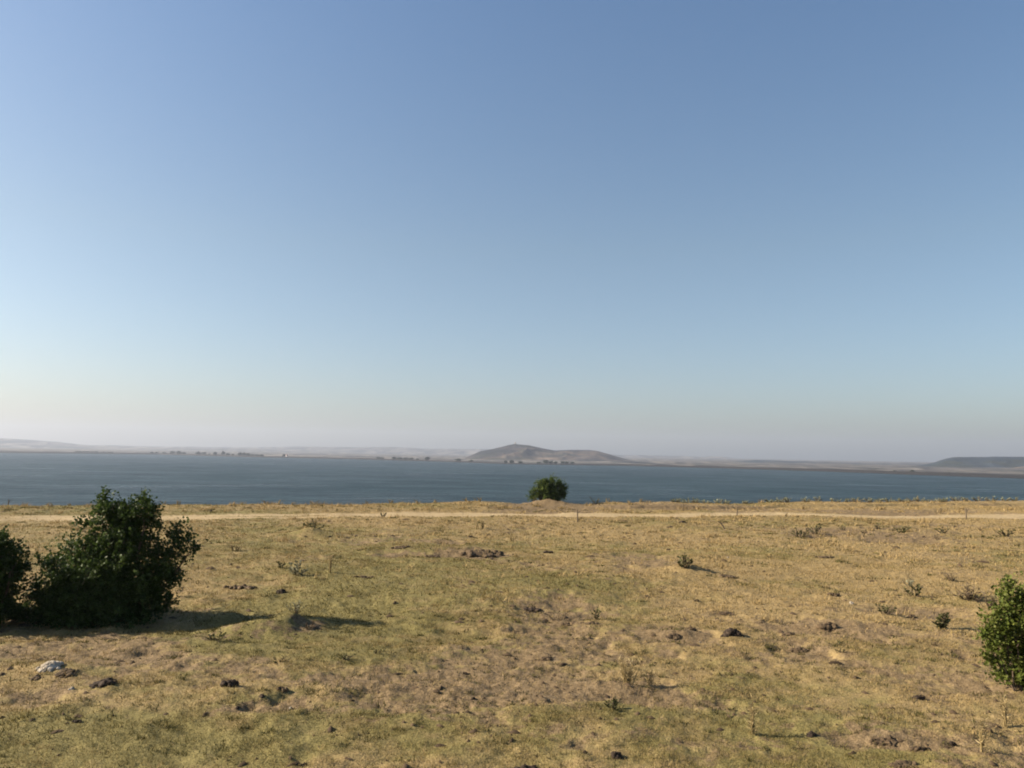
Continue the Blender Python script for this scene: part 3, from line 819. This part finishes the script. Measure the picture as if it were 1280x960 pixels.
def ridge(prof, dist, wid, mat, label, seed, rough=.34):
    prof = np.array(prof, float)
    px = np.linspace(prof[0, 0], prof[-1, 0], 420)
    top = np.interp(px, prof[:, 0], prof[:, 1])
    k = np.hanning(9); k /= k.sum()
    top = np.convolve(np.pad(top, 4, mode='edge'), k, 'valid')
    dd = np.interp(px, [0, 1280], dist) if isinstance(dist, tuple) else np.full(len(px), float(dist))
    top = top + .9 * (fbm(px * .045, px * 0 + seed, seed, 3) - .5) * np.clip((prof[:, 1].max() - top) / 6, 0, 1)
    zc = CAM_H + (hor(px) - top) / F * dd
    t = np.linspace(-1, 1, 61)
    Yg = dd[None, :] + t[:, None] * wid
    Xg = Yg * np.tan(az_of(px))[None, :]
    s = np.cos(t * math.pi / 2) ** 1.4
    base = LAKE_Z - 4
    amp = (zc - base)[None, :]
    n = -np.abs(fbm(Xg / wid * 4.5, Yg / wid * 4.5, seed, 4) - .5) * 2 + .12
    Zg = base + amp * (s[:, None] * (1 + rough * 0) + rough * n * np.sin(np.abs(t) * math.pi)[:, None])
    Zg = Zg + 1.2 * (fbm(Xg * .02, Yg * .02, seed + 5, 3) - .5) * s[:, None]
    o = mesh_obj('hills', np.stack([Xg, Yg, Zg], -1).reshape(-1, 3), grid_faces(len(t), len(px)), mat, smooth=True)
    return tag(o, label, 'hills', kind='structure')

ridge([(-400, 548), (-100, 547), (0, 548), (40, 549.5), (70, 552), (110, 556), (200, 559), (330, 561), (450, 565), (520, 572)], 5400, 1300, M_hills, 'pale field covered hills on the far left horizon', 31)
ridge([(60, 560), (130, 556), (200, 558), (300, 559), (380, 558), (440, 559), (490, 558.5), (540, 561), (600, 561), (700, 565), (780, 568.5), (850, 570), (880, 570.5), (896, 570), (910, 571), (925, 574), (960, 574), (1060, 576), (1120, 577.5), (1180, 578), (1300, 580), (1500, 584)],
      6300, 1200, M_hills, 'long faint ridge along the far horizon', 32)
ridge([(575, 576), (588, 570), (602, 563.8), (620, 560.8), (634, 557.4), (645, 555.3), (662, 556.8), (680, 560.5), (695, 562.8), (715, 562.3), (735, 562.3), (748, 563.6), (762, 567.5), (780, 573), (800, 578), (830, 582)], 2500, 440, M_hillc, 'brown double topped hill in the middle of the far shore', 33)
ridge([(770, 580), (800, 577), (830, 575.3), (860, 576), (885, 579), (920, 583)], 2900, 350, M_mesa, 'low dark ridge right of the double topped hill', 34)
ridge([(880, 583), (920, 577), (945, 575), (990, 576.2), (1060, 578.6), (1120, 580), (1160, 580.5), (1240, 584), (1300, 588)], 2700, 420, M_mesa, 'pale low ridge of fields on the right of the lake', 35)
ridge([(1120, 585), (1150, 580.5), (1168, 577.5), (1180, 573.5), (1192, 571.2), (1230, 571), (1280, 571), (1330, 569), (1450, 566), (1700, 566), (1800, 580)], 2300, 400, M_mesa, 'dark flat topped hill at the right border', 36)
ridge([(1225, 592), (1250, 586), (1280, 582.5), (1330, 581), (1420, 584), (1500, 594)], 1900, 260, M_hillc, 'reddish slope under the flat topped hill', 37)

# trees on the far shore, each a crown of leaf clumps on a trunk
def far_tree(px, wpx, hpx, group, label, setback=22):
    d = float(shore_dist(np.array([px]))[0]) + setback
    x = d * math.tan(float(az_of(px))); sc = d / F
    W, H = wpx * sc, hpx * sc
    root = empty('distant_tree', (x, d, LAKE_Z + 1.2)); tag(root, label, 'tree', group)
    n = int(150 + 40 * wpx)
    u = rng.normal(0, 1, (n, 3)); u /= np.linalg.norm(u, axis=1, keepdims=True)
    q = rng.uniform(.3, 1.05, n)[:, None] * (.75 + .5 * vnoise(u[:, 0] * 2 + px, u[:, 1] * 2 + u[:, 2] * 2, 3))[:, None]
    P = u * q * np.array([W / 2, W / 2, H * .45]) + (0, 0, H * .55)
    P[:, 2] = np.maximum(P[:, 2], .3)
    v, f, a = leaf_mesh(P, rng.normal(0, 1, (n, 3)), H * .24 * rng.uniform(.6, 1.3, n), aspect=.5)
    mesh_obj('crown', v, f, M_leaf_far, root, attrs={'val': a})
    v, f = tube([(0, 0, -1.5), (.1, 0, H * .25), (.2, .1, H * .6)], [H * .05, H * .04, H * .015], 6)
    mesh_obj('trunk', v, f, M_bark, root, smooth=True)
G1 = [(99, 6, 3), (104, 6, 3.2), (109, 6, 3), (114, 6, 3.2), (119, 6, 3.1), (124, 6, 3)]
G2 = [(133, 5, 2.8), (138, 5, 2.6), (143, 5, 2.6)]
G3 = [(193, 4, 3.4), (199, 4, 3.2), (209, 5, 3), (219, 6, 4.6), (227, 7, 5), (233, 5, 3.6), (251, 6, 4.8), (258, 6, 4.2), (265, 3, 2.6), (272, 4, 5.4), (282, 4, 6.2), (288, 5, 4), (294, 4, 3)]
G4 = [(303, 5, 4.6), (308, 5, 4.4), (313, 5, 4), (318, 5, 3), (324, 6, 2.8), (330, 6, 2.8)]
G5 = [(475, 6, 2.8), (480, 5, 2.6), (495, 6, 3.6), (502, 7, 3.2), (509, 7, 3.2), (516, 7, 3.2), (524, 5, 2.2)]
G6 = [(634, 5, 3.4), (641, 6, 4), (652, 6, 2.6), (675, 6, 2.4), (684, 6, 4.4), (690, 6, 3.8), (696, 5, 3.4), (705, 6, 3.6), (710, 5, 3), (717, 6, 3)]
G7 = [(1093, 4, 2.6), (1118, 5, 3), (1140, 6, 4.4), (1186, 6, 3)]
for G, grp, lab in ((G1, 'trees of the long dark row on the left far shore', 'dark tree in the long even row on the left far shore'),
                    (G2, 'trees of the short row on the left far shore', 'dark tree in the short row right of the long even row'),
                    (G3, 'scattered trees on the left far shore', 'scattered dark tree on the far shore above and right of the tall ragged bush'),
                    (G4, 'tree clump right of the scattered trees', 'dark tree in the low clump ending left of the white hut'),
                    (G5, 'trees left of the double topped hill', 'low dark tree in the belt left of the double topped hill'),
                    (G6, 'trees at the foot of the double topped hill', 'dark tree at the foot of the double topped hill behind the round shrub'),
                    (G7, 'trees on the right far shore', 'lone dark tree on the right far shore')):
    for t_ in G: far_tree(t_[0], t_[1], t_[2] * (.85 if grp.endswith('left far shore') else 1), grp, lab)
far_tree(536, 6, 4.6, None, 'dark tree standing alone right of the tree belt, left of the hill')
far_tree(575, 8, 3.6, None, 'wide dark tree left of the foot of the double topped hill')
far_tree(591, 6, 2.8, None, 'brown low tree between the wide dark tree and the hill')
far_tree(358, 4, 3.6, None, 'small dark tree beside the white hut on the far shore')

def box(c, s):
    x, y, z = c; a, b, h = s[0] / 2, s[1] / 2, s[2]
    v = np.array([(x - a, y - b, z), (x + a, y - b, z), (x + a, y + b, z), (x - a, y + b, z), (x - a, y - b, z + h), (x + a, y - b, z + h), (x + a, y + b, z + h), (x - a, y + b, z + h)])
    f = np.array([(0, 3, 2, 1), (4, 5, 6, 7), (0, 1, 5, 4), (1, 2, 6, 5), (2, 3, 7, 6), (3, 0, 4, 7)])
    return v, f
# white hut by the water
d = float(shore_dist(np.array([361.5]))[0]) + 14
hut = empty('white_hut', (d * math.tan(float(az_of(361.5))), d, LAKE_Z + 1.0)); tag(hut, 'tiny white hut on the far shore left of the middle', 'hut')
v, f = box((0, 0, -1), (5, 5, 5.4)); mesh_obj('wall', v, f, M_wall, hut)
rv = np.array([(-2.9, -2.9, 4.41), (2.9, -2.9, 4.41), (2.9, 2.9, 4.41), (-2.9, 2.9, 4.41), (-2.9, 0, 6.3), (2.9, 0, 6.3)])
mesh_obj('roof', rv, [np.array([(0, 1, 5, 4), (2, 3, 4, 5), (0, 3, 2, 1)]), np.array([(0, 4, 3), (1, 2, 5)])], M_roof, hut)
v, f = box((0, -2.53, -1), (1.2, .08, 3.2)); mesh_obj('door', v, f, M_wood, hut)
# tower on the hill top
d = 2500.0
tw = empty('hill_tower', (d * math.tan(float(az_of(645.5))), d, CAM_H + (hor(645.5) - 556.5) / F * d)); tag(tw, 'tiny tower on the top of the double topped hill', 'tower')
th = np.linspace(0, 2 * math.pi, 12, endpoint=False)
def lathe(pr):
    v = np.array([[r * math.cos(a), r * math.sin(a), z] for r, z in pr for a in th]); return v, grid_faces(len(pr), 12, wrap=True)
v, f = lathe([(2.8, -4), (2.4, 1), (1.8, 6.5), (1.7, 7.5)]); mesh_obj('shaft', v, f, M_tower, tw, smooth=True)
v, f = lathe([(2.2, 7.5), (2.2, 8.6), (1.4, 9), (.02, 10.5)]); mesh_obj('cap', v, f, M_tower, tw)

# ------------------------------------------------------------------ air
mh = bpy.data.materials.new('haze_air'); mh.use_nodes = True
nt = mh.node_tree; nt.nodes.clear()
out = nt.nodes.new('ShaderNodeOutputMaterial'); pv = nt.nodes.new('ShaderNodeVolumePrincipled')
HAZE = 1.4e-4
pv.inputs['Color'].default_value = (.50, .565, .70, 1)
pv.inputs['Density'].default_value = HAZE
pv.inputs['Anisotropy'].default_value = .25
nt.links.new(pv.outputs[0], out.inputs['Volume'])
v, f = box((0, 0, -30), (16800, 16800, 240))
hz_o = mesh_obj('haze', v, f, mh)
tag(hz_o, 'thin pale haze over the lake and the far hills', 'haze', kind='stuff')

# ------------------------------------------------------------------ light
SUN_EL, SUN_AZ = R(26.5), R(-87)       # azimuth measured from +Y towards +X
sd_ = Vector((math.sin(SUN_AZ) * math.cos(SUN_EL), math.cos(SUN_AZ) * math.cos(SUN_EL), math.sin(SUN_EL)))
sl = bpy.data.lights.new('sun', 'SUN'); sl.energy = 5.0; sl.angle = R(.5); sl.color = (1.0, .87, .69)
so = bpy.data.objects.new('sun', sl); COL.objects.link(so)
so.rotation_euler = sd_.to_track_quat('Z', 'Y').to_euler()
so.location = (-40, 10, 40)

w = bpy.data.worlds.new('World'); scene.world = w; w.use_nodes = True
wn = w.node_tree
sky = wn.nodes.new('ShaderNodeTexSky'); sky.sky_type = 'NISHITA'; sky.sun_disc = False
sky.sun_elevation = SUN_EL; sky.sun_rotation = SUN_AZ
sky.altitude = 100; sky.air_density = 1.0; sky.dust_density = 1.7; sky.ozone_density = 2.3
bg = wn.nodes['Background']; bg.inputs['Strength'].default_value = .050
hs = wn.nodes.new('ShaderNodeHueSaturation'); hs.inputs['Saturation'].default_value = 1.04
wb = wn.nodes.new('ShaderNodeMix'); wb.data_type = 'RGBA'; wb.blend_type = 'MULTIPLY'
wb.inputs[0].default_value = 1
tcw = wn.nodes.new('ShaderNodeTexCoord'); sx = wn.nodes.new('ShaderNodeSeparateXYZ'); wr = wn.nodes.new('ShaderNodeValToRGB')
wn.links.new(tcw.outputs['Generated'], sx.inputs[0]); wn.links.new(sx.outputs['Z'], wr.inputs['Fac'])
e = wr.color_ramp.elements; e.new(.25)
for el, (p_, c_) in zip(e, ((.04, (1.08, 1.08, 1.12)), (.25, (1.17, 1.125, 1.03)), (.52, (1.06, 1.14, 1.17)))):
    el.position = p_; el.color = (*c_, 1)                      # milky belt of summer air under a clearer zenith
wn.links.new(wr.outputs['Color'], wb.inputs[7])
wn.links.new(sky.outputs[0], hs.inputs['Color']); wn.links.new(hs.outputs[0], wb.inputs[6])
wn.links.new(wb.outputs[2], bg.inputs['Color'])

vs = scene.view_settings
vs.view_transform = 'Standard'; vs.look = 'None'; vs.gamma = 1; vs.exposure = 1.45
vs.use_curve_mapping = False
scene.cycles.filter_width = 1.9
scene.cycles.max_bounces = 8
scene.cycles.volume_bounces = 0
